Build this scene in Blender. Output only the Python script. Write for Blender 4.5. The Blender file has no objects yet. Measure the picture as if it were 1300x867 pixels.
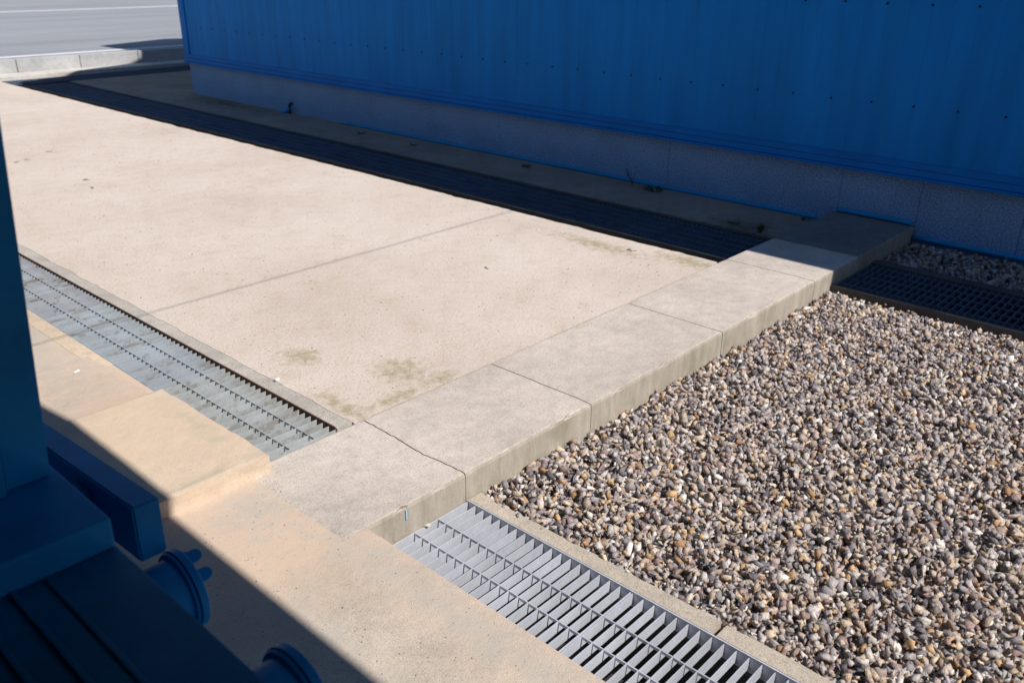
import bpy, bmesh, math, random
import numpy as np
from mathutils import Vector, Matrix, noise

random.seed(7); RNG = np.random.default_rng(11)
scene = bpy.context.scene
COL = scene.collection

# ------------------------------------------------------------------ camera
CAMZ = 1.4515
cd = bpy.data.cameras.new('camera'); cam = bpy.data.objects.new('camera', cd); COL.objects.link(cam)
R = Vector((0.67665484, -0.7362524, 0.00840462)); U = Vector((0.28996555, 0.27695117, 0.91608844)); F = Vector((0.67679998, 0.61743863, -0.40088817))
m = Matrix.Identity(4)
for i in range(3):
    m[i][0] = R[i]; m[i][1] = U[i]; m[i][2] = -F[i]
m.translation = Vector((0, 0, CAMZ)); cam.matrix_world = m
cd.sensor_width = 36; cd.lens = 1117.372 / 1300 * 36; cd.clip_start = .02; cd.clip_end = 1000
cd.dof.use_dof = True; cd.dof.focus_distance = 2.7; cd.dof.aperture_fstop = 4.5
scene.camera = cam

# ------------------------------------------------------------------ light
CX, CY = .15, .85          # shadow shift per metre of height: -x and +y
tosun = Vector((CX, -CY, 1)).normalized()
elev = math.asin(tosun.z)
w = bpy.data.worlds.new('World'); scene.world = w; w.use_nodes = True
nt = w.node_tree; bg = nt.nodes['Background']
sky = nt.nodes.new('ShaderNodeTexSky'); sky.sky_type = 'NISHITA'; sky.sun_disc = False
sky.sun_elevation = elev; sky.sun_rotation = math.atan2(tosun.x, tosun.y)
sky.air_density = 1.0; sky.dust_density = .3; sky.ozone_density = 3.2
nt.links.new(sky.outputs[0], bg.inputs[0]); bg.inputs[1].default_value = .075
sd = bpy.data.lights.new('sun', 'SUN'); sd.energy = 4.4; sd.angle = math.radians(.53); sd.color = (1, .955, .90)
so = bpy.data.objects.new('sun', sd); COL.objects.link(so); so.rotation_euler = tosun.to_track_quat('Z', 'Y').to_euler()
so.location = (0, -8, 12)
vs = scene.view_settings; vs.view_transform = 'Standard'; vs.look = 'None'; vs.exposure = .20; vs.gamma = 1

# ------------------------------------------------------------------ materials
def new_mat(name):
    mt = bpy.data.materials.new(name); mt.use_nodes = True
    n = mt.node_tree.nodes; l = mt.node_tree.links
    return mt, n, l, n['Principled BSDF']
def tex_coord(n): return n.new('ShaderNodeTexCoord').outputs['Object']
def noise_node(n, l, co, scale, detail=4, rough=.6, stretch=None):
    if stretch:
        mp = n.new('ShaderNodeMapping'); mp.inputs['Scale'].default_value = stretch
        l.new(co, mp.inputs['Vector']); co = mp.outputs[0]
    t = n.new('ShaderNodeTexNoise'); t.inputs['Scale'].default_value = scale
    t.inputs['Detail'].default_value = detail; t.inputs['Roughness'].default_value = rough
    l.new(co, t.inputs['Vector']); return t.outputs['Fac']
def ramp(n, l, fac, stops):
    r = n.new('ShaderNodeValToRGB'); e = r.color_ramp.elements
    while len(e) < len(stops): e.new(.5)
    for k, (p, c) in enumerate(stops):
        e[k].position = p; e[k].color = (*c, 1) if len(c) == 3 else c
    l.new(fac, r.inputs[0]); return r.outputs[0]
def mix(n, l, fac, a, b, mode='MIX'):
    x = n.new('ShaderNodeMix'); x.data_type = 'RGBA'; x.blend_type = mode
    for s, v in ((x.inputs[0], fac), (x.inputs[6], a), (x.inputs[7], b)):
        if isinstance(v, (int, float)): s.default_value = v
        elif isinstance(v, tuple): s.default_value = (*v, 1)
        else: l.new(v, s)
    return x.outputs[2]
def math_n(n, l, op, a, b=None):
    x = n.new('ShaderNodeMath'); x.operation = op
    for s, v in ((x.inputs[0], a), (x.inputs[1], b)):
        if v is None: continue
        if isinstance(v, (int, float)): s.default_value = v
        else: l.new(v, s)
    return x.outputs[0]
def bump(n, l, bsdf, hs, dist=.002, strength=1):
    prev = None
    for h, d in hs:
        b = n.new('ShaderNodeBump'); b.inputs['Distance'].default_value = d; b.inputs['Strength'].default_value = strength
        l.new(h, b.inputs['Height'])
        if prev: l.new(prev, b.inputs['Normal'])
        prev = b.outputs[0]
    l.new(prev, bsdf.inputs['Normal'])
G3 = lambda v: (v, v, v)
def spots_mask(n, l, spots, wob=14, amt=.6):
    """irregular stains round given world points (x, y, radius x, radius y)"""
    geo = n.new('ShaderNodeNewGeometry').outputs['Position']
    nz = noise_node(n, l, geo, wob, 5, .7)
    out = None
    for (x, y, rx, ry) in spots:
        s = n.new('ShaderNodeVectorMath'); s.operation = 'SUBTRACT'; l.new(geo, s.inputs[0]); s.inputs[1].default_value = (x, y, 0)
        q = n.new('ShaderNodeVectorMath'); q.operation = 'MULTIPLY'; l.new(s.outputs[0], q.inputs[0]); q.inputs[1].default_value = (1 / rx, 1 / ry, 0)
        d = n.new('ShaderNodeVectorMath'); d.operation = 'LENGTH'; l.new(q.outputs[0], d.inputs[0])
        v = math_n(n, l, 'SUBTRACT', 1.0, d.outputs['Value'])
        out = v if out is None else math_n(n, l, 'MAXIMUM', out, v)
    v = math_n(n, l, 'ADD', out, math_n(n, l, 'MULTIPLY', math_n(n, l, 'SUBTRACT', nz, .58), 3.0))
    c = n.new('ShaderNodeMapRange'); c.inputs['From Min'].default_value = 0; c.inputs['From Max'].default_value = .8
    c.inputs['To Max'].default_value = amt; l.new(v, c.inputs['Value']); 
    # keep it near the points only
    k = n.new('ShaderNodeMapRange'); k.inputs['From Min'].default_value = -.5; k.inputs['From Max'].default_value = .3
    l.new(out, k.inputs['Value'])
    return math_n(n, l, 'MULTIPLY', c.outputs[0], k.outputs[0])

def mat_concrete(name, base, grain=.10, warm=None, stains=None, streak=False, moss=None, rough=.95, bumpd=.0015):
    mt, n, l, b = new_mat(name); co = tex_coord(n)
    big = noise_node(n, l, co, 2.2, 5, .65); mid = noise_node(n, l, co, 17, 5, .7); fine = noise_node(n, l, co, 260, 3, .7)
    dk = tuple(c * .80 for c in base); lt = tuple(min(1, c * 1.16) for c in base)
    c = ramp(n, l, big, [(.3, dk), (.72, lt)])
    c = mix(n, l, .7, c, ramp(n, l, mid, [(.25, G3(.72)), (.55, G3(1.0)), (.8, G3(1.12))]), 'MULTIPLY')
    c = mix(n, l, 1.0, c, ramp(n, l, fine, [(.28, G3(1 - 3 * grain)), (.5, G3(1)), (.75, G3(1 + 1.6 * grain))]), 'MULTIPLY')
    gr = noise_node(n, l, co, 85, 4, .75)
    c = mix(n, l, 1.0, c, ramp(n, l, gr, [(.30, G3(.76)), (.46, G3(.98)), (.56, G3(1.02)), (.74, G3(1.13))]), 'MULTIPLY')
    if warm:
        wn = noise_node(n, l, co, 1.3, 4, .6)
        c = mix(n, l, ramp(n, l, wn, [(.40, G3(0)), (.60, G3(.85))]), c, warm)
    # dark pits
    v = n.new('ShaderNodeTexVoronoi'); v.inputs['Scale'].default_value = 60; l.new(co, v.inputs['Vector'])
    pit = ramp(n, l, v.outputs['Distance'], [(.05, G3(.62)), (.13, G3(1))])
    pm = ramp(n, l, noise_node(n, l, co, 7, 2), [(.5, G3(0)), (.62, G3(1))])
    c = mix(n, l, pm, c, mix(n, l, 1.0, c, pit, 'MULTIPLY'))
    if stains:
        c = mix(n, l, spots_mask(n, l, stains[0], amt=stains[2]), c, stains[1])
    if streak:
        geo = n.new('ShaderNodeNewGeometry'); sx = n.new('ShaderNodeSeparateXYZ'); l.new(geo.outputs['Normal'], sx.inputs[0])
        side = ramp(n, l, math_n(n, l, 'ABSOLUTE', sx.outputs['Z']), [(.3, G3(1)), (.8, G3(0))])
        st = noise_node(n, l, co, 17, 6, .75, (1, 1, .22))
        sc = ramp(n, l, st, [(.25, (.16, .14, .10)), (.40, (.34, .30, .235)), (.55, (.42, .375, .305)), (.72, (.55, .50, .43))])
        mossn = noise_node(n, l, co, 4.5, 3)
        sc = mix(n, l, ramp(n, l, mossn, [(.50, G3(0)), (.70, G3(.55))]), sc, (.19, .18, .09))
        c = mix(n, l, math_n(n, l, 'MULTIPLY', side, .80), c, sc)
    l.new(c, b.inputs['Base Color']); b.inputs['Roughness'].default_value = rough; b.inputs['Specular IOR Level'].default_value = .25
    bump(n, l, b, [(mid, bumpd * 2), (fine, bumpd)])
    return mt

M = {}
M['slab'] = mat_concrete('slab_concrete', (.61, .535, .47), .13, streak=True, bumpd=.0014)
M['slab_dark'] = mat_concrete('dark_slab_concrete', (.25, .24, .23), .09, streak=True)  # darker base colour for the slab against the building
M['curb'] = mat_concrete('curb_concrete', (.50, .43, .35), .14)
M['strip'] = mat_concrete('strip_concrete', (.50, .46, .41), .12)
M['ground'] = mat_concrete('ground_concrete', (.60, .51, .42), .12, warm=(.665, .505, .385),
                           stains=([(1.06, 1.95, .16, .22), (1.15, 1.2, .10, 1.1), (1.05, 3.6, .2, .8), (.9, 1.35, .08, .4)], (.50, .455, .395), .75))
M['block'] = mat_concrete('render_concrete', (.64, .53, .42), .09, warm=(.66, .51, .375),
                          stains=([(1.16, 2.45, .07, .32), (1.0, 2.13, .4, .03)], (.46, .41, .31), .6))
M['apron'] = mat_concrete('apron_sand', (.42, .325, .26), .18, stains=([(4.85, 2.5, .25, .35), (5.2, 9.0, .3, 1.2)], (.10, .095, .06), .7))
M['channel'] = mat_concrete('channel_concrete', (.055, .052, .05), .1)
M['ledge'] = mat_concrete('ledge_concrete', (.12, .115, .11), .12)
M['kerb'] = mat_concrete('kerb_stone', (.50, .50, .50), .06, rough=.85)

def mat_sand():
    mt, n, l, b = new_mat('packed_sand'); co = tex_coord(n)
    big = noise_node(n, l, co, 1.1, 6, .62); mid = noise_node(n, l, co, 9, 6, .68); fine = noise_node(n, l, co, 330, 2, .7)
    c = ramp(n, l, big, [(.28, (.60, .505, .435)), (.5, (.675, .58, .51)), (.72, (.73, .64, .575))])
    c = mix(n, l, .8, c, ramp(n, l, mid, [(.30, (.92, .88, .81)), (.5, G3(1)), (.72, (1.05, 1.04, 1.03))]), 'MULTIPLY')
    c = mix(n, l, 1.0, c, ramp(n, l, fine, [(.3, (.70, .67, .62)), (.5, G3(1)), (.75, G3(1.20))]), 'MULTIPLY')
    gr = noise_node(n, l, co, 75, 4, .75); c = mix(n, l, 1.0, c, ramp(n, l, gr, [(.30, (.80, .76, .70)), (.46, G3(.98)), (.56, G3(1.02)), (.74, G3(1.10))]), 'MULTIPLY')
    sp = n.new('ShaderNodeTexVoronoi'); sp.inputs['Scale'].default_value = 26; l.new(co, sp.inputs['Vector'])
    sm = math_n(n, l, 'MULTIPLY', ramp(n, l, sp.outputs['Distance'], [(.06, G3(1)), (.12, G3(0))]), ramp(n, l, noise_node(n, l, co, 5, 3), [(.5, G3(0)), (.6, G3(.7))]))
    c = mix(n, l, sm, c, (.30, .22, .14))
    # thin ochre litter marks
    lit = noise_node(n, l, co, 22, 6, .75, (1, 1.4, 1)); c = mix(n, l, ramp(n, l, lit, [(.61, G3(0)), (.72, G3(.60))]), c, (.42, .30, .16))
    green = spots_mask(n, l, [(1.76, 2.74, .12, .16), (1.95, 2.36, .16, .18), (2.02, 2.20, .12, .08), (3.85, 2.26, .12, .35), (3.75, 2.8, .12, .5), (1.62, 2.25, .06, .3), (1.8, 2.2, .3, .05)], 26, .62)
    c = mix(n, l, green, c, (.27, .235, .09))
    l.new(c, b.inputs['Base Color']); b.inputs['Roughness'].default_value = 1; b.inputs['Specular IOR Level'].default_value = .1
    bump(n, l, b, [(big, .012), (mid, .0035), (gr, .003), (fine, .002)])
    return mt
M['sand'] = mat_sand()

def mat_road():
    mt, n, l, b = new_mat('asphalt_road'); co = tex_coord(n)
    big = noise_node(n, l, co, .5, 4, .6, (.25, 1.6, 1)); fine = noise_node(n, l, co, 160, 2, .7)
    c = ramp(n, l, big, [(.3, (.26, .27, .29)), (.7, (.35, .36, .385))])
    c = mix(n, l, 1.0, c, ramp(n, l, fine, [(.3, G3(.8)), (.7, G3(1.15))]), 'MULTIPLY')
    l.new(c, b.inputs['Base Color']); b.inputs['Roughness'].default_value = .9
    bump(n, l, b, [(fine, .002)]); return mt
M['road'] = mat_road()

def mat_paint(name, col, rough=.5, var=.12, dirt=None, stretch=None):
    mt, n, l, b = new_mat(name); co = tex_coord(n)
    a = noise_node(n, l, co, 3.0, 5, .6, stretch); f = noise_node(n, l, co, 120, 3, .6)
    c = ramp(n, l, a, [(.3, tuple(x * (1 - var) for x in col)), (.7, tuple(min(1, x * (1 + var)) for x in col))])
    if dirt:
        d = noise_node(n, l, co, 6, 6, .7, stretch); c = mix(n, l, ramp(n, l, d, [(.58, G3(0)), (.75, G3(.5))]), c, dirt)
    l.new(c, b.inputs['Base Color']); b.inputs['Roughness'].default_value = rough; b.inputs['Specular IOR Level'].default_value = .22
    bump(n, l, b, [(f, .0004)]); return mt
M['cladding'] = mat_paint('blue_cladding_paint', (.0, .235, .68), .6, .16, (.0, .16, .48), (1, 2.2, .25))
M['cladding_joint'] = mat_paint('dark_blue_seam', (.004, .05, .14), .6)
M['trim'] = mat_paint('blue_trim_paint', (.0, .205, .64), .6, .10)
M['tube'] = mat_paint('blue_tube_plastic', (.0, .33, .68), .35, .06)
M['near_blue'] = mat_paint('near_blue_paint', (.0, .19, .44), .6, .35, (.0, .09, .22))
M['sill_blue'] = mat_paint('sill_blue_paint', (.0, .12, .24), .45, .35, (.01, .07, .13))
M['screw'] = mat_paint('screw_head', (.012, .03, .06), .5)
M['roof'] = mat_paint('blue_roof_sheet', (.02, .10, .25), .5)
M['interior'] = mat_paint('interior_board', (.18, .2, .22), .7)
M['white_line'] = mat_paint('road_marking_paint', (.80, .80, .82), .7, .06)
M['cable'] = mat_paint('black_cable', (.02, .02, .02), .6)
M['mark'] = mat_paint('pale_blue_chalk', (.35, .55, .75), .9)
M['pipe_dark'] = mat_paint('dark_pipe', (.05, .05, .05), .6)

def mat_granite():
    mt, n, l, b = new_mat('granite_blue_cast'); co = tex_coord(n)  # grey stone with the blue of reflected light put into its colour
    f = noise_node(n, l, co, 110, 3, .85); g = noise_node(n, l, co, 3, 4)
    c = ramp(n, l, f, [(.34, (.06, .11, .19)), (.46, (.20, .34, .55)), (.55, (.29, .47, .72)), (.66, (.50, .72, .95))])
    c = mix(n, l, .6, c, ramp(n, l, g, [(.3, G3(.8)), (.7, G3(1.12))]), 'MULTIPLY')
    l.new(c, b.inputs['Base Color']); b.inputs['Roughness'].default_value = .8; b.inputs['Specular IOR Level'].default_value = .15
    return mt
M['granite'] = mat_granite()

def mat_galv(name, base, dark, stain=.0):
    mt, n, l, b = new_mat(name); co = tex_coord(n)
    a = noise_node(n, l, co, 9, 5, .7); f = noise_node(n, l, co, 90, 3, .7)
    oi = n.new('ShaderNodeObjectInfo').outputs['Random']
    c = ramp(n, l, a, [(.28, dark), (.5, base), (.75, tuple(min(1, x * 1.15) for x in base))])
    c = mix(n, l, .8, c, ramp(n, l, oi, [(0, G3(.86)), (1, G3(1.08))]), 'MULTIPLY')
    c = mix(n, l, .6, c, ramp(n, l, f, [(.3, G3(.86)), (.7, G3(1.08))]), 'MULTIPLY')
    gp = n.new('ShaderNodeNewGeometry').outputs['Position']; sn = noise_node(n, l, gp, 7, 5, .75, (1, 2.6, 1))
    c = mix(n, l, ramp(n, l, sn, [(.54, G3(0)), (.60, G3(stain))]), c, (.27, .235, .20))
    l.new(c, b.inputs['Base Color']); b.inputs['Metallic'].default_value = .25; b.inputs['Roughness'].default_value = .55
    return mt
M['galv'] = mat_galv('galvanised_steel', (.60, .62, .68), (.50, .52, .57))
M['galv_dirty'] = mat_galv('dusty_galvanised_steel', (.50, .53, .54), (.38, .365, .30), .6)
M['galv_brown'] = mat_galv('stained_galvanised_steel', (.44, .47, .51), (.34, .345, .35), .9)
M['galv_left'] = mat_galv('worn_galvanised_steel', (.46, .51, .55), (.38, .41, .43), .6)
M['galv_dark'] = mat_galv('shade_darkened_steel', (.15, .20, .28), (.09, .12, .16))  # same steel, darkened and blued to put the shade into its colour
M['rust'] = mat_paint('rusty_angle_steel', (.20, .12, .085), .8, .3, (.07, .045, .04))

def mat_stone():
    mt, n, l, b = new_mat('crushed_stone'); co = tex_coord(n)
    at = n.new('ShaderNodeAttribute'); at.attribute_name = 'stone_colour'
    f = noise_node(n, l, co, 110, 4, .7); g = noise_node(n, l, co, 420, 2, .7)
    c = mix(n, l, .9, at.outputs['Color'], ramp(n, l, f, [(.3, (.52, .50, .48)), (.48, G3(1)), (.70, (1.32, 1.26, 1.16))]), 'MULTIPLY')
    c = mix(n, l, .6, c, ramp(n, l, g, [(.3, G3(.8)), (.7, G3(1.15))]), 'MULTIPLY')
    l.new(c, b.inputs['Base Color']); b.inputs['Roughness'].default_value = .75; b.inputs['Specular IOR Level'].default_value = .35
    bump(n, l, b, [(f, .004), (g, .001)]); return mt
M['stone'] = mat_stone()
def mat_leaf(name, col):
    mt, n, l, b = new_mat(name); co = tex_coord(n)
    c = ramp(n, l, noise_node(n, l, co, 40), [(.3, tuple(x * .7 for x in col)), (.7, tuple(x * 1.3 for x in col))])
    l.new(c, b.inputs['Base Color']); b.inputs['Roughness'].default_value = .6; return mt
M['leaf'] = mat_leaf('weed_leaf', (.07, .12, .03)); M['leaf_dark'] = mat_leaf('dark_weed_leaf', (.03, .05, .018))

# ------------------------------------------------------------------ helpers
def obj(name, bm, mat, parent=None, loc=(0, 0, 0), smooth=False):
    me = bpy.data.meshes.new(name); bm.to_mesh(me); bm.free()
    o = bpy.data.objects.new(name, me); COL.objects.link(o); o.location = loc
    mats = mat if isinstance(mat, (list, tuple)) else [mat]
    for x in mats: me.materials.append(x)
    if smooth:
        for p in me.polygons: p.use_smooth = True
    if parent: o.parent = parent
    return o
def tag(o, label, cat, group=None):
    o['label'] = label; o['category'] = cat
    if group: o['group'] = group
    return o
def thing(name, label, cat, loc=(0, 0, 0), group=None):
    o = bpy.data.objects.new(name, None); COL.objects.link(o); o.location = loc; o.empty_display_size = .1
    return tag(o, label, cat, group)
def struct(o, kind='structure'): o['kind'] = kind; return o
def add_box(bm, x0, x1, y0, y1, z0, z1, bev=0):
    r = bmesh.ops.create_cube(bm, size=1)
    for v in r['verts']:
        v.co = Vector(((x0 + x1) / 2 + v.co.x * (x1 - x0), (y0 + y1) / 2 + v.co.y * (y1 - y0), (z0 + z1) / 2 + v.co.z * (z1 - z0)))
    if bev:
        es = list({e for v in r['verts'] for e in v.link_edges})
        bmesh.ops.bevel(bm, geom=es, offset=bev, segments=2, affect='EDGES', profile=.6)
def box(x0, x1, y0, y1, z0, z1, bev=0):
    bm = bmesh.new(); add_box(bm, x0, x1, y0, y1, z0, z1, bev); return bm
def add_tube(bm, pts, r, seg=10):
    rings = []
    for i, p in enumerate(pts):
        p = Vector(p); d = (Vector(pts[min(i + 1, len(pts) - 1)]) - Vector(pts[max(i - 1, 0)])).normalized()
        q = d.to_track_quat('Z', 'Y'); rr = r[i] if isinstance(r, (list, tuple)) else r
        rings.append([bm.verts.new(p + q @ Vector((rr * math.cos(2 * math.pi * k / seg), rr * math.sin(2 * math.pi * k / seg), 0))) for k in range(seg)])
    for a, b in zip(rings, rings[1:]):
        for k in range(seg): bm.faces.new((a[k], a[(k + 1) % seg], b[(k + 1) % seg], b[k]))
    bm.faces.new(rings[0][::-1]); bm.faces.new(rings[-1])
def poly_prism(bm, pts, z0, z1):
    """pts counter-clockwise in xy"""
    a = [bm.verts.new((x, y, z0)) for x, y in pts]; b = [bm.verts.new((x, y, z1)) for x, y in pts]
    n = len(pts)
    bm.faces.new(b); bm.faces.new(a[::-1])
    for k in range(n): bm.faces.new((a[k], a[(k + 1) % n], b[(k + 1) % n], b[k]))
def jag(t, seed, amp, f=8):
    return amp * (noise.noise(Vector((t * f, seed * 7.3, 0))) + .5 * noise.noise(Vector((t * f * 3.1, seed * 3.7, 5))) + .3 * noise.noise(Vector((t * f * 9, seed, 9))))

# ------------------------------------------------------------------ the setting
struct(obj('ground', box(-200, 200, -200, 300, -2.0, -.42), M['apron']))
# sand yard with a ragged far and near edge
def strip_poly(xa, xb, y0, y1, z0, z1, ja, jb, seed, step=.02, f=8):
    bm = bmesh.new(); n = int((y1 - y0) / step)
    ys = [y0 + (y1 - y0) * k / n for k in range(n + 1)]
    A = []; 
    for y in ys:
        xl = xa + jag(y, seed, ja, f); xr = xb + jag(y, seed + 1, jb, f)
        A.append([bm.verts.new((xl, y, z0)), bm.verts.new((xl, y, z1)), bm.verts.new((xr, y, z1)), bm.verts.new((xr, y, z0))])
    for a, b in zip(A, A[1:]):
        for k in range(4):
            j = (k + 1) % 4; bm.faces.new((a[k], a[j], b[j], b[k]))
    bm.faces.new(A[0]); bm.faces.new(A[-1][::-1])
    bmesh.ops.recalc_face_normals(bm, faces=bm.faces)
    return bm
struct(obj('sand_yard', strip_poly(1.573, 3.945, 2.158, 12.12, -.42, .0, .009, .013, 3, f=6), M['sand']))
# concrete strip between left grating and sand, ragged where sand laps on to it
struct(obj('concrete_strip', box(1.513, 1.62, 2.168, 12.12, -.41, -.0015), M['strip']))
# near paving
bm = bmesh.new(); poly_prism(bm, [(-4, -4), (1.226, -4), (1.226, 1.657), (1.148, 1.657), (1.148, 2.156), (1.226, 2.156), (1.226, 12.1), (-4, 12.1)], -.42, .0)
struct(obj('near_pavement', bm, M['ground']))
# shaded apron between far drain and the building, drain end strips
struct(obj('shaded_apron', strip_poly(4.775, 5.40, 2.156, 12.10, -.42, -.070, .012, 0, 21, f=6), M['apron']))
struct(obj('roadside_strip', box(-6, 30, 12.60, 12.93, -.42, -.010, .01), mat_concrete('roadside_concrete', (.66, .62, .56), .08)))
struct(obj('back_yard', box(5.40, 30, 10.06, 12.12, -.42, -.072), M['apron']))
struct(obj('side_yard', box(-6, 1.50, 12.12, 12.59, -.42, -.002), M['sand']))
struct(obj('road', box(-60, 90, 13.11, 60, -.42, .130), M['road']))
for yy, wd in ((13.50, .085), (23.9, .12)):
    bm = bmesh.new()
    v = [bm.verts.new(p) for p in ((-50, yy - wd, .134), (80, yy - wd, .134), (80, yy + wd, .134), (-50, yy + wd, .134))]; bm.faces.new(v)
    struct(obj('road_marking', bm, M['white_line']))
# kerb stones along the road
KL = {5: 'pale kerb stone hidden behind the blue post', 6: 'leftmost sunlit stone visible in the kerb along the road', 7: 'fully sunlit kerb stone in the middle of the visible kerb', 8: 'kerb stone cut by the building shadow edge', 9: 'kerb stone in full shade next to the blue building corner', 10: 'shaded kerb stone hidden behind the building corner'}
for k in range(5, 11):
    x0 = 1.18 + .828 * k
    o = obj('kerb_stone', box(x0 - 2.5 + .004, x0 - 2.5 + .824, 12.94, 13.105, -.40, .155, .008), M['kerb'], loc=(0, 0, 0))
    vis = x0 - 2.5
    tag(o, KL[k], 'kerb stone', 'kerb stones along the road')

# drain channels (dark concrete troughs)
def trough(name, x0, x1, y0, y1, ztop, zb, axis='y', wall=.012):
    bm = bmesh.new()
    add_box(bm, x0, x1, y0, y1, zb - .05, zb)
    if axis == 'y':
        add_box(bm, x0, x0 + wall, y0, y1, zb + .001, ztop); add_box(bm, x1 - wall, x1, y0, y1, zb + .001, ztop)
    else:
        add_box(bm, x0, x1, y0, y0 + wall, zb + .001, ztop); add_box(bm, x0, x1, y1 - wall, y1, zb + .001, ztop)
    return struct(obj(name, bm, M['channel']))
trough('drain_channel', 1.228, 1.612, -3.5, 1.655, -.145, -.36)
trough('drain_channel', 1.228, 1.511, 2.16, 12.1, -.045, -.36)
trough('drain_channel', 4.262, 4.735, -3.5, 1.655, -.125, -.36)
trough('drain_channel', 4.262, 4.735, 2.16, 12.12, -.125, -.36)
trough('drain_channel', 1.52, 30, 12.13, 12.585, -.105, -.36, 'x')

# ledges that border the channels
def ledge(xa, xb, y0, y1, zt, seed, j=.004, mat='ledge'):
    return struct(obj('channel_ledge', strip_poly(xa, xb, y0, y1, -.41, zt, j, j, seed, .03), M[mat]))
ledge(4.226, 4.262, -3.5, 1.655, -.074, 31); ledge(4.738, 4.815, -3.5, 1.655, -.076, 33)
ledge(4.226, 4.262, 2.16, 12.12, -.074, 35); ledge(4.738, 4.772, 2.16, 12.1, -.074, 37)
# rubble floor in the slot between sand and ledge
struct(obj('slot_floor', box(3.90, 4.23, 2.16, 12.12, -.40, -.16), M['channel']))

# near curb beside the gravel (two pieces with an open joint)
for (y0, y1, sd_, lab) in ((.795, 1.653, 41, 'rough beige concrete curb between front grating and gravel, far piece meeting the slab wall'),
                           (-3.2, .778, 43, 'rough beige concrete curb between front grating and gravel, piece nearest the camera')):
    tag(obj('concrete_curb', strip_poly(1.619, 1.672, y0, y1, -.40, -.097, .0, .004, sd_, .01, 7), M['curb']), lab, 'curb')

# ------------------------------------------------------------------ raised border line of concrete slabs
def slab_piece(xa, xb, seed_a, seed_b, zt, mat, ja=.004, jb=.004, y0=1.66, y1=2.153):
    bm = bmesh.new(); n = 60; zs = [-.40, zt - .007, zt - .0015, zt]
    grid = []
    for k in range(n + 1):
        t = k / n; y = y0 + (y1 - y0) * t
        # end lines wander together with the neighbour's
        a = xa + jag(y, seed_a, ja, 5); b = xb + jag(y, seed_b, jb, 5)
        grid.append((a, b, y))
    nx = 24
    top = []
    for (a, b, y) in grid:
        row = []
        for i in range(nx + 1):
            x = a + (b - a) * i / nx
            ey = min(y - y0, y1 - y); yy = y
            z = zt + .0012 * noise.noise(Vector((x * 5, y * 5, 1)))
            if y - y0 < 1e-6: yy = y0 + .004 * abs(noise.noise(Vector((x * 14, 3, 1)))) ; cp = max(0, noise.noise(Vector((x * 21, 1, 4))) - .12) ** 1.0 * .03; z -= .0012 + cp; yy += cp * .9
            if y1 - y < 1e-6: z -= .003
            if i in (0, nx): z -= .002
            row.append(bm.verts.new((x, yy, z)))
        top.append(row)
    for r0, r1 in zip(top, top[1:]):
        for i in range(nx): bm.faces.new((r0[i], r0[i + 1], r1[i + 1], r1[i]))
    # sides
    loop = [top[0][i] for i in range(nx + 1)] + [top[k][nx] for k in range(1, n + 1)] + [top[n][i] for i in range(nx - 1, -1, -1)] + [top[k][0] for k in range(n - 1, 0, -1)]
    low = []
    for v in loop:
        low.append([bm.verts.new((v.co.x, v.co.y if v.co.y > y0 + .03 else min(v.co.y, y0 + .004) - .003, v.co.z - .010)), bm.verts.new((v.co.x, v.co.y if v.co.y > y0 + .03 else min(v.co.y, y0 + .002) - .003 + .002 * noise.noise(Vector((v.co.x * 20, 8, 8))), -.40))])
    L = len(loop)
    for k in range(L):
        j = (k + 1) % L
        bm.faces.new((loop[k], low[k][0], low[j][0], loop[j])); bm.faces.new((low[k][0], low[k][1], low[j][1], low[j][0]))
    bmesh.ops.recalc_face_normals(bm, faces=bm.faces)
    return bm
GAP = .0042
cuts = [(1.1465, 50, .0), (1.606, 51, .012), (2.240, 52, .004), (3.143, 53, .004), (4.029, 54, .004), (4.56, 55, .003), (5.352, 56, 0)]
labels = ['nearest concrete slab of the raised border line, a cracked end at the front grating',
          'concrete slab of the raised border line just past the jagged crack',
          'concrete slab in the middle of the raised border line beside the gravel',
          'concrete slab of the raised border line just before the shadow edge',
          'concrete slab of the border line cut across by the shadow edge',
          'dark concrete slab of the border line in full shade against the blue building']
for k in range(6):
    (a, sa, ja), (b, sb, jb) = cuts[k], cuts[k + 1]
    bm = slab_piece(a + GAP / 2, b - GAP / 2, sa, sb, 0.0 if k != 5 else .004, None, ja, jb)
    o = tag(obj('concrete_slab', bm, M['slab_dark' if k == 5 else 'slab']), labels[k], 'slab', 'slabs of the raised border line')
    if k == 0:
        obj('paint_mark', box(1.368, 1.3725, 1.6562, 1.6590, -.046, -.014), M['mark'], o)
# mortar under the joints
struct(obj('slab_bedding', box(1.154, 5.35, 1.6605, 2.150, -.41, -.011), M['slab']))

# raised rendered block on the near pavement
def block_bm():
    bm = bmesh.new()
    add_box(bm, -.5, 1.213, 2.103, 2.765, -.02, .055)
    bmesh.ops.subdivide_edges(bm, edges=list(bm.edges), cuts=40, use_grid_fill=True)
    for v in bm.verts:
        dx = 1.213 - v.co.x; dy = v.co.y - 2.103; dy2 = 2.765 - v.co.y
        e = min(abs(dx), abs(dy), abs(dy2))
        wv = noise.noise(v.co * 9) * .004 + noise.noise(v.co * 27) * .002
        if v.co.z > .05: v.co.z += wv * .5 - (.003 if e < 1e-4 else 0)
        if abs(dy) < 1e-4: v.co.y += wv * 1.2 - .010 * max(0, .6 - (v.co.z + .02) / .075)
        if abs(dx) < 1e-4: v.co.x += wv * 1.2
    return bm
tag(obj('rendered_step', block_bm(), M['block']), 'low orange beige cement step beside the left grating', 'step')
bm = bmesh.new(); NX, NY = 40, 24; gr_ = []
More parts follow.
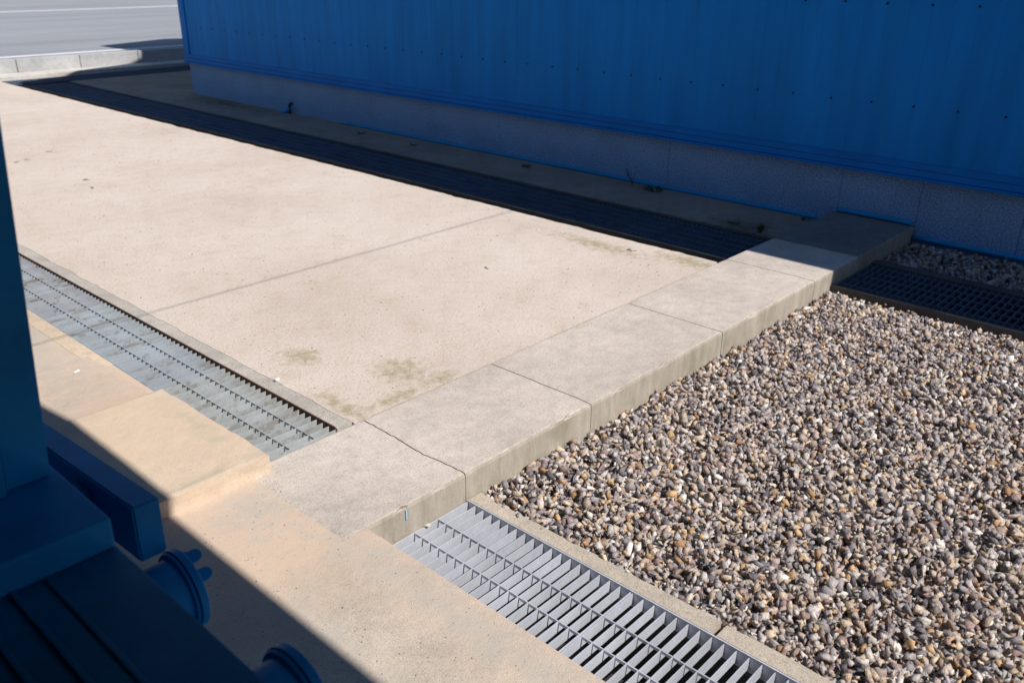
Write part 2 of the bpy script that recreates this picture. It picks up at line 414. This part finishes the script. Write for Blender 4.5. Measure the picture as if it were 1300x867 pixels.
for j in range(NY + 1):
    row = []
    for i in range(NX + 1):
        x = -.5 + 1.695 * i / NX; y = 2.759 + .60 * j / NY; t_ = j / NY
        z = .050 * (1 - t_) ** 1.6 * min(1, (1.20 - x) / .05 + .1) + .0012 + .002 * noise.noise(Vector((x * 7, y * 7, 0))) * (1 - t_)
        row.append(bm.verts.new((x, y, z if t_ < 1 else -.002)))
    gr_.append(row)
for a, b in zip(gr_, gr_[1:]):
    for i in range(NX): bm.faces.new((a[i], a[i + 1], b[i + 1], b[i]))
tag(obj('cement_ramp', bm, M['ground'], smooth=True), 'shallow grey beige cement ramp rising to the low step beside the blue post', 'ramp')
# thin cement fillet on the left grating edge
tag(obj('cement_edging', strip_poly(1.165, 1.2275, 3.2, 9, -.01, .0012, .004, .0, 61, .02), mat_concrete('fillet_cement', (.68, .54, .40), .06)), 'thin orange cement edging along the left grating', 'edging')

# ------------------------------------------------------------------ gratings
def bar_bm(L, h, t):
    return box(0, L, -t / 2, t / 2, -h, 0)
def cross_bm(L, t, h):
    return box(-t / 2, t / 2, 0, L, -h, 0)
def grating(loc, width, length, pitch, label, mat, group, h=.032, cpitch=.0945, detailed=True, t=.0028, axis='y', ct=.0034, cfirst=.255):
    """bearing bars run across (x), repeated along y from loc.y"""
    n = int(round(length / pitch)); L = pitch * n
    if not detailed:
        bm = bmesh.new()
        for k in range(n): add_box(bm, 0, width, k * pitch + .002, k * pitch + .002 + t, -h, 0)
        c = .018
        while c < width:
            add_box(bm, c - ct / 2, c + ct / 2, 0, L - .004, -.009, .0012); c += cpitch
        o = obj('drain_grating', bm, mat, None, loc)
        if axis == 'x': o.rotation_euler.z = -math.pi / 2
        return tag(o, label, 'grating', group)
    r = thing('drain_grating', label, 'grating', loc, group)
    proto = None
    for k in range(n + 1):
        if proto is None:
            o = obj('bearing_bar', bar_bm(width, h, t), mat, r); proto = o
        else:
            o = proto.copy(); COL.objects.link(o); o.parent = r
        o.location = (0, t / 2 + k * (pitch - t / n), 0)
    bm = box(0, .0035, 0, L, -h - .002, .0006); obj('edge_bar', bm, mat, r)
    proto = None; c = cfirst
    while c > .004:
        if proto is None: o = obj('cross_bar', cross_bm(L - .002, ct, .009), mat, r); proto = o
        else: o = proto.copy(); COL.objects.link(o); o.parent = r
        o.location = (c, .002, .0006); c -= cpitch
    return r
P = .0345
# front grating (beside the gravel): panels from the slab towards the camera
n1 = 18
y = 1.652 - n1 * P
grating((1.232, y, -.100), .3785, n1 * P, P, 'bright steel drain grating in front of the camera, panel touching the concrete slab', M['galv'], 'front drain gratings', h=.033)
grating((1.232, y - 29 * P - .004, -.101), .3785, 29 * P, P, 'bright steel drain grating at the bottom edge of the photo beside the gravel', M['galv'], 'front drain gratings', h=.033)
grating((1.232, y - 58 * P - .008, -.101), .3785, 29 * P, P, 'steel drain grating behind the others toward the camera side', M['galv'], 'front drain gratings', h=.042, detailed=False)
# left grating
y = 2.170
n0 = 20
grating((1.230, y, -.004), .2765, n0 * P, P, 'dusty steel drain grating panel left of the slab, the one whose end meets it', M['galv_dirty'], 'left drain gratings', cfirst=.195)
yy = y + n0 * P + .004
left_labels = ['steel drain grating second from the slab, beside the low cement step', 'brown stained steel drain grating third from the slab, near the blue post', 'steel drain grating fourth from the slab, mostly behind the blue post']
for k in range(4):
    grating((1.230, yy, -.004), .2765, 29 * P, P, left_labels[min(k, 2)] if k < 3 else 'steel drain grating farthest along the left channel', [M['galv_left'], M['galv_brown'], M['galv_brown'], M['galv_left']][k], 'left drain gratings', detailed=k < 3, cfirst=.195)
    yy += 29 * P + .004
# steel angle frames of the channels
def angle(x0, x1, y0, y1, z0, z1, label, mat='rust'):
    return tag(obj('steel_angle', box(x0, x1, y0, y1, z0, z1), M[mat]), label, 'angle frame')
angle(1.6125, 1.6170, -3.4, 1.654, -.16, -.0965, 'thin steel frame edge along the gravel side of the front grating', 'galv')
angle(1.5075, 1.5120, 2.172, 12, -.06, .0045, 'rusty steel frame edge along the sand side of the left grating', 'rust')
# far channel, right of the slab
yy = 1.650
for k in range(4):
    n = 29 if k else 29
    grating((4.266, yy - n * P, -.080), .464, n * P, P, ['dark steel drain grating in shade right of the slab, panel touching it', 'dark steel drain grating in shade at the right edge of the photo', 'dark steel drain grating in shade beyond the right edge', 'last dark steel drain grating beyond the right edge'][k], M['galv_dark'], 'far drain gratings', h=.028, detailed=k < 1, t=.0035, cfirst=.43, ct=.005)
    yy -= n * P + .006
yy = 2.165; k = 0
while yy < 12.0:
    n = min(29, int((12.10 - yy) / P))
    if n < 3: break
    lab = 'dark steel drain grating in the building shadow left of the slab, panel touching it' if k == 0 else 'dark steel drain grating, %s panel from the slab in the row along the blue building' % ('first second third fourth fifth sixth seventh eighth ninth tenth eleventh'.split()[k])
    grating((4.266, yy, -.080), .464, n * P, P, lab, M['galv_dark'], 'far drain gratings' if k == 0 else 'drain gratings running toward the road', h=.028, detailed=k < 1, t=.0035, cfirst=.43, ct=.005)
    yy += n * P + .006; k += 1
# cross drain along the kerb
xx = 3.54; ck = 0
while xx < 8.4:
    grating((xx, 12.58, -.062), .44, 1.0, P, '%s dark drain grating from the left in the cross drain below the road kerb' % ('first second third fourth fifth'.split()[ck]), M['galv_dark'], 'cross drain gratings by the kerb', detailed=False, axis='x')
    xx += 1.006; ck += 1

# ------------------------------------------------------------------ gravel
def rock_variants(k=36):
    out = []
    for s in range(k):
        bm = bmesh.new(); rs = random.Random(s + 100)
        for _ in range(rs.randint(6, 8)):
            v = Vector((rs.gauss(0, 1), rs.gauss(0, 1), rs.gauss(0, 1))).normalized() * rs.uniform(.75, 1.3)
            bm.verts.new(v)
        if s % 5:
            for v in list(bm.verts): bm.verts.remove(v)
            for cx in (-1, 1):
                for cy in (-1, 1):
                    for cz in (-1, 1):
                        if rs.random() < .80: bm.verts.new((cx * rs.uniform(.2, 1.05), cy * rs.uniform(.2, 1.05), cz * rs.uniform(.2, 1.05)))
            bm.verts.new((rs.uniform(-.4, .4), rs.uniform(-.4, .4), rs.uniform(.7, 1.1)))
        bmesh.ops.convex_hull(bm, input=bm.verts)
        for v in [v for v in bm.verts if not v.link_faces]: bm.verts.remove(v)
        bmesh.ops.triangulate(bm, faces=bm.faces)
        bm.verts.index_update()
        V = np.array([v.co[:] for v in bm.verts]); T = np.array([[v.index for v in f.verts] for f in bm.faces]); bm.free()
        out.append((V, T))
    return out
ROCKS = rock_variants()
def rand_rot(n):
    q = RNG.normal(size=(n, 4)); q /= np.linalg.norm(q, axis=1)[:, None]
    w_, x, y, z = q.T
    return np.stack([np.stack([1 - 2 * (y * y + z * z), 2 * (x * y - z * w_), 2 * (x * z + y * w_)], 1),
                     np.stack([2 * (x * y + z * w_), 1 - 2 * (x * x + z * z), 2 * (y * z - x * w_)], 1),
                     np.stack([2 * (x * z - y * w_), 2 * (y * z + x * w_), 1 - 2 * (x * x + y * y)], 1)], 1)
PAL = np.array([(.39, .35, .35), (.29, .265, .275), (.48, .44, .42), (.20, .18, .19), (.12, .11, .125), (.56, .52, .49), (.50, .40, .31), (.56, .45, .34), (.50, .33, .18), (.38, .23, .13), (.34, .25, .20), (.30, .215, .20), (.70, .65, .60), (.42, .34, .30)])
PW = np.array([15, 13, 12, 9, 5, 8, 11, 9, 3.5, 3, 7, 8, 4.0, 12.]); PW /= PW.sum()
def gravel(name, pos, size):
    n = len(pos); var = RNG.integers(0, len(ROCKS), n)
    S = size[:, None] * np.stack([RNG.uniform(.85, 1.65, n), RNG.uniform(.60, 1.15, n), RNG.uniform(.40, .85, n)], 1)
    Rm = rand_rot(n)
    colr = PAL[RNG.choice(len(PAL), n, p=PW)] * RNG.uniform(.82, 1.2, (n, 1)) * 1.15
    VV, TT, CC = [], [], []; off = 0
    for k, (V, T) in enumerate(ROCKS):
        idx = np.where(var == k)[0]
        if len(idx) == 0: continue
        W = V[None] * S[idx][:, None, :]                 # n,v,3
        W = np.einsum('nij,nvj->nvi', Rm[idx], W) + pos[idx][:, None, :]
        VV.append(W.reshape(-1, 3)); nv = len(V)
        TT.append((T[None] + (np.arange(len(idx)) * nv)[:, None, None] + off).reshape(-1, 3)); off += nv * len(idx)
        CC.append(np.repeat(colr[idx], nv, axis=0))
    V = np.concatenate(VV); T = np.concatenate(TT); C = np.concatenate(CC)
    me = bpy.data.meshes.new(name); me.vertices.add(len(V)); me.vertices.foreach_set('co', V.astype(np.float32).ravel())
    me.loops.add(len(T) * 3); me.loops.foreach_set('vertex_index', T.astype(np.int32).ravel())
    me.polygons.add(len(T)); me.polygons.foreach_set('loop_start', (np.arange(len(T)) * 3).astype(np.int32)); me.polygons.foreach_set('loop_total', np.full(len(T), 3, np.int32))
    me.update(calc_edges=True)
    a = me.color_attributes.new('stone_colour', 'FLOAT_COLOR', 'POINT')
    a.data.foreach_set('color', np.concatenate([C, np.ones((len(C), 1))], 1).astype(np.float32).ravel())
    me.materials.append(M['stone'])
    o = bpy.data.objects.new(name, me); COL.objects.link(o); o['kind'] = 'stuff'
    return o
def field(x0, x1, y0, y1, dens, keep=None):
    n = int((x1 - x0) * (y1 - y0) * dens)
    p = np.stack([RNG.uniform(x0, x1, n), RNG.uniform(y0, y1, n)], 1)
    if keep is not None: p = p[keep(p)]
    return p
keepf = lambda p: (p[:, 1] > -.35 + (p[:, 0] - 1.98) * .24)
def relief(p): return .006 * np.sin(p[:, 0] * 5.1 + 1.3 * np.sin(p[:, 1] * 3)) + .005 * np.sin(p[:, 1] * 7 + p[:, 0] * 2)
pos, siz = [], []
for (dens, z, s0) in ((3300, -.128, .0135), (3000, -.117, .0132), (1700, -.106, .0128), (500, -.098, .0125)):
    p = field(1.658, 4.215, -.9, 1.645, dens, keepf)
    d = np.minimum(p[:, 0] - 1.655, 4.225 - p[:, 0]); low = np.clip(1 - d / .12, 0, 1) * .010
    zz = z + relief(p) * .7 + RNG.uniform(-.005, .005, len(p)) - low
    pos.append(np.concatenate([p, zz[:, None]], 1)); siz.append(s0 * RNG.uniform(.60, 1.35, len(p)))
gravel('gravel', np.concatenate(pos), np.concatenate(siz))
pos, siz = [], []
for (dens, z, s0) in ((2000, -.110, .0150), (1500, -.098, .0145)):
    p = field(4.81, 5.345, -.4, 1.65, dens)
    zz = z + RNG.uniform(-.006, .006, len(p)); pos.append(np.concatenate([p, zz[:, None]], 1)); siz.append(s0 * RNG.uniform(.6, 1.35, len(p)))
g2 = gravel('gravel', np.concatenate(pos), np.concatenate(siz))
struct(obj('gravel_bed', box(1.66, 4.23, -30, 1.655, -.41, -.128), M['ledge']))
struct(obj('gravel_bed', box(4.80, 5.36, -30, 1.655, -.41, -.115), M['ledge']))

# ------------------------------------------------------------------ opposite blue building
B = thing('blue_building', 'long blue metal clad building on a grey granite plinth across the yard', 'building', (5.36, 10.05, -.07))
XO, YO, ZO = 5.36, 10.05, -.07
def loc(bm):
    bmesh.ops.translate(bm, vec=(-XO, -YO, -ZO), verts=bm.verts); return bm
Y1 = 10.05; Y0 = -12.0
# cladding: ribbed sheet, x = 5.33 outer face
rp = .1223; y_ref = 1.295
bm = bmesh.new(); prof = []
k0 = int((Y0 - y_ref) / rp); k1 = int((Y1 - .13 - y_ref) / rp)
for k in range(k0, k1 + 1):
    yc = y_ref + k * rp
    prof += [(5.3300, yc - .0075), (5.3284, yc - .0045), (5.3284, yc + .0045), (5.3300, yc + .0075)]
prof = [(5.33, Y0)] + [p for p in prof if Y0 < p[1] < Y1 - .125] + [(5.33, Y1 - .12)]
lo = [bm.verts.new((x, y_, .31)) for x, y_ in prof]; hi = [bm.verts.new((x, y_, 2.62)) for x, y_ in prof]
for a in range(len(prof) - 1): bm.faces.new((lo[a], lo[a + 1], hi[a + 1], hi[a]))
bmesh.ops.recalc_face_normals(bm, faces=bm.faces)
if bm.faces[0].normal.x > 0: bmesh.ops.reverse_faces(bm, faces=bm.faces)
obj('cladding', loc(bm), M['cladding'], B)
bm = bmesh.new()
add_box(bm, 5.336, 11.26, Y0, Y1 - .004, .285, 2.60)
obj('wall', loc(bm), M['cladding_joint'], B)
obj('plinth', loc(box(5.385, 11.2, Y0 + .02, Y1 - .02, -.45, .279)), M['channel'], B)
edges = [-12, -10.3, -8.7, -7.1, -5.5, -3.9, -2.3, -.7, 1.099, 1.657, 2.137, 3.40, 5.05, 6.70, 8.35, 10.035]
for a, b in zip(edges, edges[1:]):
    obj('granite_panel', loc(box(5.360, 5.384, a + .0015, b - .0015, -.30, .277)), M['granite'], B)
obj('granite_panel', loc(box(5.385, 11.2, Y1 - .019, Y1 - .002, -.30, .277)), M['granite'], B)
bm = bmesh.new(); add_box(bm, 5.316, 5.335, Y0, Y1 + .008, .300, .338, .003)
obj('flashing', loc(bm), M['trim'], B)
bm = bmesh.new(); add_box(bm, 5.306, 5.359, Y0, Y1 + .014, .2805, .298, .003)
obj('drip_trim', loc(bm), M['trim'], B)
bm = bmesh.new(); add_box(bm, 5.3385, 5.345, Y0, Y1, .339, .372)
bm.free()
bm = bmesh.new(); add_box(bm, 5.3195, 5.3260, Y0, Y1 - .118, .340, .378, .001)
obj('base_strip', loc(bm), M['trim'], B)
bm = bmesh.new(); add_box(bm, 5.318, 5.50, Y1 - .115, Y1 + .005, .340, 2.6, .004)
obj('corner_trim', loc(bm), M['trim'], B)
# screws
sc = bmesh.new(); bmesh.ops.create_cone(sc, cap_ends=True, segments=8, radius1=.0078, radius2=.005, depth=.006)
bmesh.ops.rotate(sc, cent=(0, 0, 0), matrix=Matrix.Rotation(-math.pi / 2, 3, 'Y'), verts=sc.verts)
proto = obj('screw', sc, M['screw'], B)
cnt = 0
for row, z in enumerate((.685, 1.226)):
    for k in range(36 if row == 0 else 14):
        yk = 1.295 + .2447 * (k - 1)
        if yk > 9.9: continue
        o = proto if cnt == 0 else proto.copy()
        if cnt: COL.objects.link(o); o.parent = B
        o.location = (5.3250 - XO, yk - YO + random.uniform(-.003, .003), z - ZO + random.uniform(-.003, .003)); cnt += 1
# roofs (main gable, unseen raised part added to cast the road shadow)
def gable(xe, ze, xr, y0, y1, m_, th=.05):
    bm = bmesh.new(); zr = ze + m_ * (xr - xe); x2 = 2 * xr - xe
    sec = [(xe, ze), (xr, zr), (x2, ze), (x2, ze - th), (xr, zr - th), (xe, ze - th)]
    a = [bm.verts.new((x, y0, z)) for x, z in sec]; b = [bm.verts.new((x, y1, z)) for x, z in sec]
    for k in range(6): bm.faces.new((a[k], a[(k + 1) % 6], b[(k + 1) % 6], b[k]))
    for q in (a, b):
        bm.faces.new((q[0], q[1], q[4], q[5])); bm.faces.new((q[1], q[2], q[3], q[4]))
    bmesh.ops.recalc_face_normals(bm, faces=bm.faces); return bm
XE = 4.235 + CX * 2.5
obj('roof', loc(gable(XE, 2.50, 8.30, -12.4, 10.17, .40)), M['roof'], B)
obj('added_raised_roof', loc(gable(6.90, 4.90, 8.30, -12.2, 10.26, .40)), M['roof'], B)
bm = bmesh.new(); add_box(bm, 7.1, 9.5, -12.0, 10.0, 3.2, 4.93); obj('added_raised_wall', loc(bm), M['cladding_joint'], B)
bm = bmesh.new()
v = [bm.verts.new(p) for p in ((5.34, 10.02, 2.59), (11.26, 10.02, 2.59), (8.30, 10.02, 3.80))]; bm.faces.new(v)
v2 = [bm.verts.new(p) for p in ((5.34, 9.95, 2.59), (8.30, 9.95, 3.80), (11.26, 9.95, 2.59))]; bm.faces.new(v2)
obj('gable_wall', loc(bm), M['cladding_joint'], B)
obj('soffit', loc(box(XE + .01, 5.33, -12.3, 10.15, 2.40, 2.425)), M['trim'], B)

# blue tubes along the plinth
def tube(pts, r, label):
    bm = bmesh.new(); add_tube(bm, pts, r, 12)
    return tag(obj('blue_tube', bm, M['tube'], smooth=True), label, 'tube')
def wob(y0, y1, z, r):
    n = int(abs(y1 - y0) / .1) + 2; out = []
    for k in range(n):
        t = k / (n - 1); y_ = y0 + (y1 - y0) * t
        out.append((5.356 - r - .002 + .004 * noise.noise(Vector((y_ * 1.3, 0, 2))), y_, z + .004 * noise.noise(Vector((y_ * 1.1, 4, 2)))))
    return out
tube(wob(7.15, 2.165, -.058, .0125), .0125, 'long thin blue tube on the sandy ground along the plinth foot')
tube(wob(2.128, 1.668, .021, .0135), .0135, 'short blue tube lying on the dark slab end against the plinth')
tube(wob(1.650, -2.5, -.060, .0135), .0135, 'blue tube on the gravel along the plinth at the right edge')
# dark stub pipe with a blue spout cloth
t = thing('drain_stub', 'small dark stub pipe with a bright blue spout at the plinth foot', 'pipe', (5.33, 8.02, -.07))
bm = bmesh.new(); add_tube(bm, [(0, 0, -.03), (0, 0, .085), (.03, 0, .10)], .016, 10); obj('stub_pipe', bm, M['pipe_dark'], t, smooth=True)
bm = bmesh.new(); add_tube(bm, [(-.008, .0, .065), (-.014, .020, .03), (-.03, .075, .004)], [.012, .022, .030], 10); obj('spout', bm, M['tube'], t, smooth=True)

# ------------------------------------------------------------------ weeds
def weed(name, x, y, z, r, n, h, label, mat='leaf', cat='weed', group=None, seed=0, up=.3):
    rs = random.Random(seed); bm = bmesh.new()
    for k in range(n):
        a = rs.uniform(0, 2 * math.pi); d = rs.uniform(.1, 1) * r; L = rs.uniform(.5, 1) * h
        c = Vector((math.cos(a) * d * rs.random(), math.sin(a) * d * rs.random(), 0))
        dirv = Vector((math.cos(a), math.sin(a), rs.uniform(up * .5, up * 2))).normalized(); side = dirv.cross(Vector((0, 0, 1))).normalized() * L * .22
        p0 = c; p1 = c + dirv * L * .5 + Vector((0, 0, L * .06)); p2 = c + dirv * L
        v = [bm.verts.new(p) for p in (p0, p1 + side, p2, p1 - side)]
        bm.faces.new((v[0], v[1], v[3])); bm.faces.new((v[1], v[2], v[3]))
    return tag(obj(name, bm, M[mat], None, (x, y, z)), label, cat, group)
# tall weed against the plinth
t = thing('tall_weed', 'tall thin leafy weed growing at the foot of the plinth', 'weed', (5.25, 3.62, -.07))
rs = random.Random(4); bm = bmesh.new(); bl = bmesh.new()
for s in range(5):
    a = rs.uniform(0, 6.28); tip = Vector((math.cos(a) * .03, math.sin(a) * .06, rs.uniform(.07, .14)))
    add_tube(bm, [(0, 0, 0), tip * .5 + Vector((0, 0, .01)), tip], .0015, 5)
    for k in range(6):
        f_ = rs.uniform(.35, 1); c = tip * f_; b_ = rs.uniform(0, 6.28); L = rs.uniform(.010, .020)
        d = Vector((math.cos(b_), math.sin(b_), .3)) * L; sd2 = Vector((-math.sin(b_), math.cos(b_), 0)) * L * .4
        v = [bl.verts.new(p) for p in (c, c + d * .5 + sd2, c + d, c + d * .5 - sd2)]; bl.faces.new(v)
obj('stem', bm, M['leaf_dark'], t); obj('foliage', bl, M['leaf'], t)
weed('weed_clump', 5.24, 3.42, -.07, .10, 60, .045, 'dark flat weed clump just right of the tall weed', 'leaf_dark', seed=5)
weed('grass_sprout', 4.80, 2.36, -.072, .012, 7, .085, 'bright green grass sprout beside the far grating near the slab', seed=6, up=1.8)
weed('weed_clump', 4.88, 2.58, -.07, .07, 34, .035, 'small weed clump left of the grass sprout by the far grating', seed=7)
for (x, y, s, lb) in ((5.136, 6.609, .045, 'farthest of the little weed clumps on the shaded apron'), (5.112, 5.848, .045, 'little weed clump on the shaded apron between the farthest and nearest ones'), (5.174, 4.585, .06, 'nearest of the little weed clumps on the shaded apron under the plinth')):
    weed('weed_clump', x, y, -.07, s, 26, .035, lb, 'leaf_dark', seed=int(x * 1000))
weed('weed_clump', 5.28, 2.30, -.07, .05, 26, .03, 'tiny dark weed clump where slab and plinth meet', 'leaf_dark', seed=44)
for k, (x, y, s, lb) in enumerate(((2.676, 7.419, .030, 'green leaf scrap on the sand highest up in the sunlit left part'), (2.441, 7.238, .022, 'pale thin green scrap on the sand next to the blue post edge'),
                                   (2.35, 7.20, .03, 'dark green scrap on the sand right at the blue post edge'), (2.464, 6.263, .035, 'fresh green sprig lying on the sand in the middle of the left part'),
                                   (2.389, 6.017, .030, 'green sprig just below the fresh sprig on the sand'), (3.80, 2.60, .035, 'tiny green sprout on the sand beside the far slab corner'))):
    weed('leaf_scrap', x, y, .0, s * .6, 6, .030, lb, 'leaf', 'leaf', up=.1, seed=80 + k)
# fallen stone and bits
def pebble(x, y, z, s, label, col):
    V, T = ROCKS[int(x * 100) % len(ROCKS)]; bm = bmesh.new()
    vs_ = [bm.verts.new(Vector(v) * s * .5) for v in V * np.array([1.2, .9, .5])]
    for t_ in T: bm.faces.new([vs_[i] for i in t_])
    mt = mat_paint('pebble_' + label.split()[0], col, .9); return tag(obj('pebble', bm, mt, None, (x, y, z)), label, 'pebble')
pebble(3.038, 2.954, -.006, .055, 'grey flat pebble lying in the middle of the sunlit sand', (.34, .32, .31))
pebble(1.58, 2.62, .006, .020, 'white little pebble on the concrete strip by the left grating', (.85, .85, .85))
pebble(.93, 3.09, .006, .030, 'brown flat scrap on the paving near the blue post', (.12, .08, .06))
pebble(1.10, 3.22, .006, .022, 'white crumb on the grey paving beside the left grating', (.9, .9, .9))
pebble(1.44, 1.645, -.095, .022, 'beige chip of concrete resting on the grating against the slab', (.55, .48, .38))
# scattered dark grit on the sand and paving
def grit(n, region, z, smin, smax, cols, name):
    bm = bmesh.new(); rs = random.Random(n)
    pts = []
    for _ in range(n):
        x = rs.uniform(region[0], region[1]); y = rs.uniform(region[2], region[3]); pts.append((x, y))
    p = np.array([(x, y, z) for x, y in pts]); bm.free()
    o = gravel(name, p, RNG.uniform(smin, smax, n)); return o
PAL_ = PAL.copy(); PAL[:] = np.array([(.20, .15, .10), (.30, .24, .17), (.12, .10, .08), (.45, .38, .30)] * 3 + [(.2, .16, .1)] * 2)
grit(2600, (1.6, 3.9, 2.2, 8.5), .0003, .0009, .0036, None, 'sand_grit')
grit(900, (.45, 1.2, .6, 2.05), .0002, .0007, .0024, None, 'pavement_grit')
PAL[:] = PAL_

# ------------------------------------------------------------------ near building (the camera looks out of its window)
XW = .335
N = thing('near_building', 'dark blue building the view is taken from, seen as window sill and post', 'building', (0, 0, 0))
obj('wall', box(.22, XW, -9, 10, -.30, .560), M['near_blue'], N)
bm = bmesh.new(); add_box(bm, .22, XW, 1.42, 10, .561, 2.40); add_box(bm, .22, XW, -9, -1.3, .561, 2.40); add_box(bm, .22, XW, -1.299, 1.419, 2.05, 2.40)
obj('upper_wall', bm, M['near_blue'], N)
# sill with rails
s_ = obj('window_sill', box(-.05, .385, -1.29, 2.2, .62, .676, .004), M['sill_blue'], N)
for xr, hh in ((.287, .004), (.243, .006), (.196, .006)):
    obj('rail', box(xr - .004, xr + .004, -1.28, 1.22, .6765, .6765 + hh, .002), M['sill_blue'], s_)
obj('sill_block', box(.02, .383, 1.107, 2.2, .6775, .727, .005), M['near_blue'], N)
# leaning jamb post
bm = bmesh.new()
def lean(x0, x1, y0, y1, z0, z1, dx):
    c = [bm.verts.new(p) for p in ((x0, y0, z0), (x1, y0, z0), (x1, y1, z0), (x0, y1, z0), (x0 + dx, y0, z1), (x1 + dx, y0, z1), (x1 + dx, y1, z1), (x0 + dx, y1, z1))]
    for f_ in ((0, 1, 5, 4), (1, 2, 6, 5), (2, 3, 7, 6), (3, 0, 4, 7), (4, 5, 6, 7), (3, 2, 1, 0)): bm.faces.new([c[i] for i in f_])
lean(.305, .370, 1.277, 1.40, .728, 2.05, .098)
lean(.262, .304, 1.262, 1.40, .728, 2.05, .098)
lean(.16, .261, 1.285, 1.40, .728, 2.05, .098)
bmesh.ops.bevel(bm, geom=list(bm.edges), offset=.003, segments=2, affect='EDGES')
obj('window_post', bm, M['near_blue'], N)
XE2 = .88 + CX * 2.5
bm = gable(XE2, 2.50, -2.6, -9.5, 10.5, .40)
bm.free()
bm = bmesh.new(); sec = [(XE2, 2.50), (-2.6, 4.0), (-6.4, 2.5), (-6.4, 2.44), (-2.6, 3.94), (XE2, 2.44)]
a = [bm.verts.new((x, -9.5, z)) for x, z in sec]; b = [bm.verts.new((x, 10.5, z)) for x, z in sec]
for k in range(6): bm.faces.new((a[k], a[(k + 1) % 6], b[(k + 1) % 6], b[k]))
for q in (a, b): bm.faces.new((q[0], q[1], q[4], q[5])); bm.faces.new((q[1], q[2], q[3], q[4]))
bmesh.ops.recalc_face_normals(bm, faces=bm.faces)
obj('roof', bm, M['roof'], N)
obj('ceiling', box(-5.6, XE2 - .02, -9, 10, 2.40, 2.43), M['interior'], N)
obj('back_wall', box(-5.6, -5.5, -9, 10, -.3, 2.39), M['interior'], N)
obj('floor_board', box(-5.49, .21, -9, 10, -.1, -.02), M['interior'], N)

# steel beam and round fittings fixed outside below the sill
t = thing('steel_beam', 'dark blue box beam fixed outside just below the window sill', 'beam', (.50, 1.32, .55))
bm = bmesh.new(); x0, x1 = .488 - .5, .536 - .5
c = []
for (yy, zt) in ((-.012, .045), (1.2, -.06)):
    for (xx, dz) in ((x0, 0), (x1, 0), (x1, -.115), (x0, -.115)): c.append(bm.verts.new((xx, yy + (0 if dz == 0 else .004), zt + dz)))
for f_ in ((0, 1, 2, 3), (7, 6, 5, 4), (0, 4, 5, 1), (1, 5, 6, 2), (2, 6, 7, 3), (3, 7, 4, 0)): bm.faces.new([c[i] for i in f_])
bmesh.ops.recalc_face_normals(bm, faces=bm.faces); bmesh.ops.bevel(bm, geom=list(bm.edges), offset=.0035, segments=3, affect='EDGES')
obj('box_section', bm, M['near_blue'], t)
obj('bracket', box(-.163, x0 - .001, .16, .22, -.07, .0, .002), M['near_blue'], t)
def lathe_x(bm, prof, seg=48):
    rings = []
    for (x, r) in prof: rings.append([bm.verts.new((x, r * math.cos(2 * math.pi * k / seg), r * math.sin(2 * math.pi * k / seg))) for k in range(seg)])
    for a, b in zip(rings, rings[1:]):
        for k in range(seg): bm.faces.new((a[k], b[k], b[(k + 1) % seg], a[(k + 1) % seg]))
    bm.faces.new(rings[0]); bm.faces.new(rings[-1][::-1]); bmesh.ops.recalc_face_normals(bm, faces=bm.faces)
def fitting(loc_, label, lug):
    t = thing('round_fitting', label, 'pipe fitting', loc_)
    bm = bmesh.new(); lathe_x(bm, [(-.22, .060), (-.024, .062), (-.022, .070), (-.0175, .072), (-.0165, .069)]); obj('pipe_body', bm, M['near_blue'], t, smooth=False)
    bm = bmesh.new(); lathe_x(bm, [(-.0155, .070), (-.0145, .074), (-.002, .074), (.0, .072), (.0005, .05)]); obj('cap', bm, M['near_blue'], t)
    if lug:
        # forked plate: two rounded prongs with a U between
        bm = bmesh.new(); pts = []
        W, D, r = .060, .031, .0110
        out = [(0, -W / 2 - .006), (D * .35, -W / 2)]
        for k in range(7): a = -math.pi / 2 + math.pi * k / 6; out.append((D - r + r * math.cos(a), -W / 2 + r + r * math.sin(a)))
        u = W / 2 - 2 * r
        for k in range(7): a = math.pi * 1.5 - math.pi * k / 6; out.append((D * .42 + u * math.cos(a) * 1.2 + .002, u * math.sin(a)))
        for k in range(7): a = -math.pi / 2 + math.pi * k / 6; out.append((D - r + r * math.cos(a), W / 2 - r + r * math.sin(a)))
        out += [(D * .35, W / 2), (0, W / 2 + .006)]
        ax = Vector((0, -.62, .05)) ; 
        e1 = Vector((1, 0, 0)); e2 = Vector((0, -.80, -.60)).normalized(); nn = e1.cross(e2) * .006
        base = Vector((0, -.014, .043))
        f_ = [bm.verts.new(base + e1 * x + e2 * y_ + nn) for x, y_ in out]; g_ = [bm.verts.new(base + e1 * x + e2 * y_ - nn) for x, y_ in out]
        bm.faces.new(f_); bm.faces.new(g_[::-1]); L = len(out)
        for k in range(L): bm.faces.new((f_[k], g_[k], g_[(k + 1) % L], f_[(k + 1) % L]))
        bmesh.ops.recalc_face_normals(bm, faces=bm.faces); bmesh.ops.bevel(bm, geom=[e for e in bm.edges if abs(e.calc_face_angle(0)) > 1.3], offset=.0012, segments=2, affect='EDGES')
        obj('forked_lug', bm, M['near_blue'], t)
    return t
fitting((.552, 1.285, .409), 'dark blue round pipe fitting with a two pronged lug below the beam end', True)
fitting((.502, .853, .496), 'plain dark blue round pipe end at the bottom edge of the photo', False)

# overhead cable between the eaves (casts the faint line on the sand)
zc = 2.42
bm = bmesh.new(); pts = []
for k in range(21):
    t_ = k / 20; x = XE2 + (XE + .1 - XE2) * t_; sag = .10 * 4 * t_ * (1 - t_)
    pts.append((x, 3.61 - CY * (zc - sag * .0), zc - sag * .15))
add_tube(bm, pts, .0030, 8)
tag(obj('overhead_cable', bm, M['cable'], smooth=True), 'thin black cable strung between the eaves over the yard', 'cable')
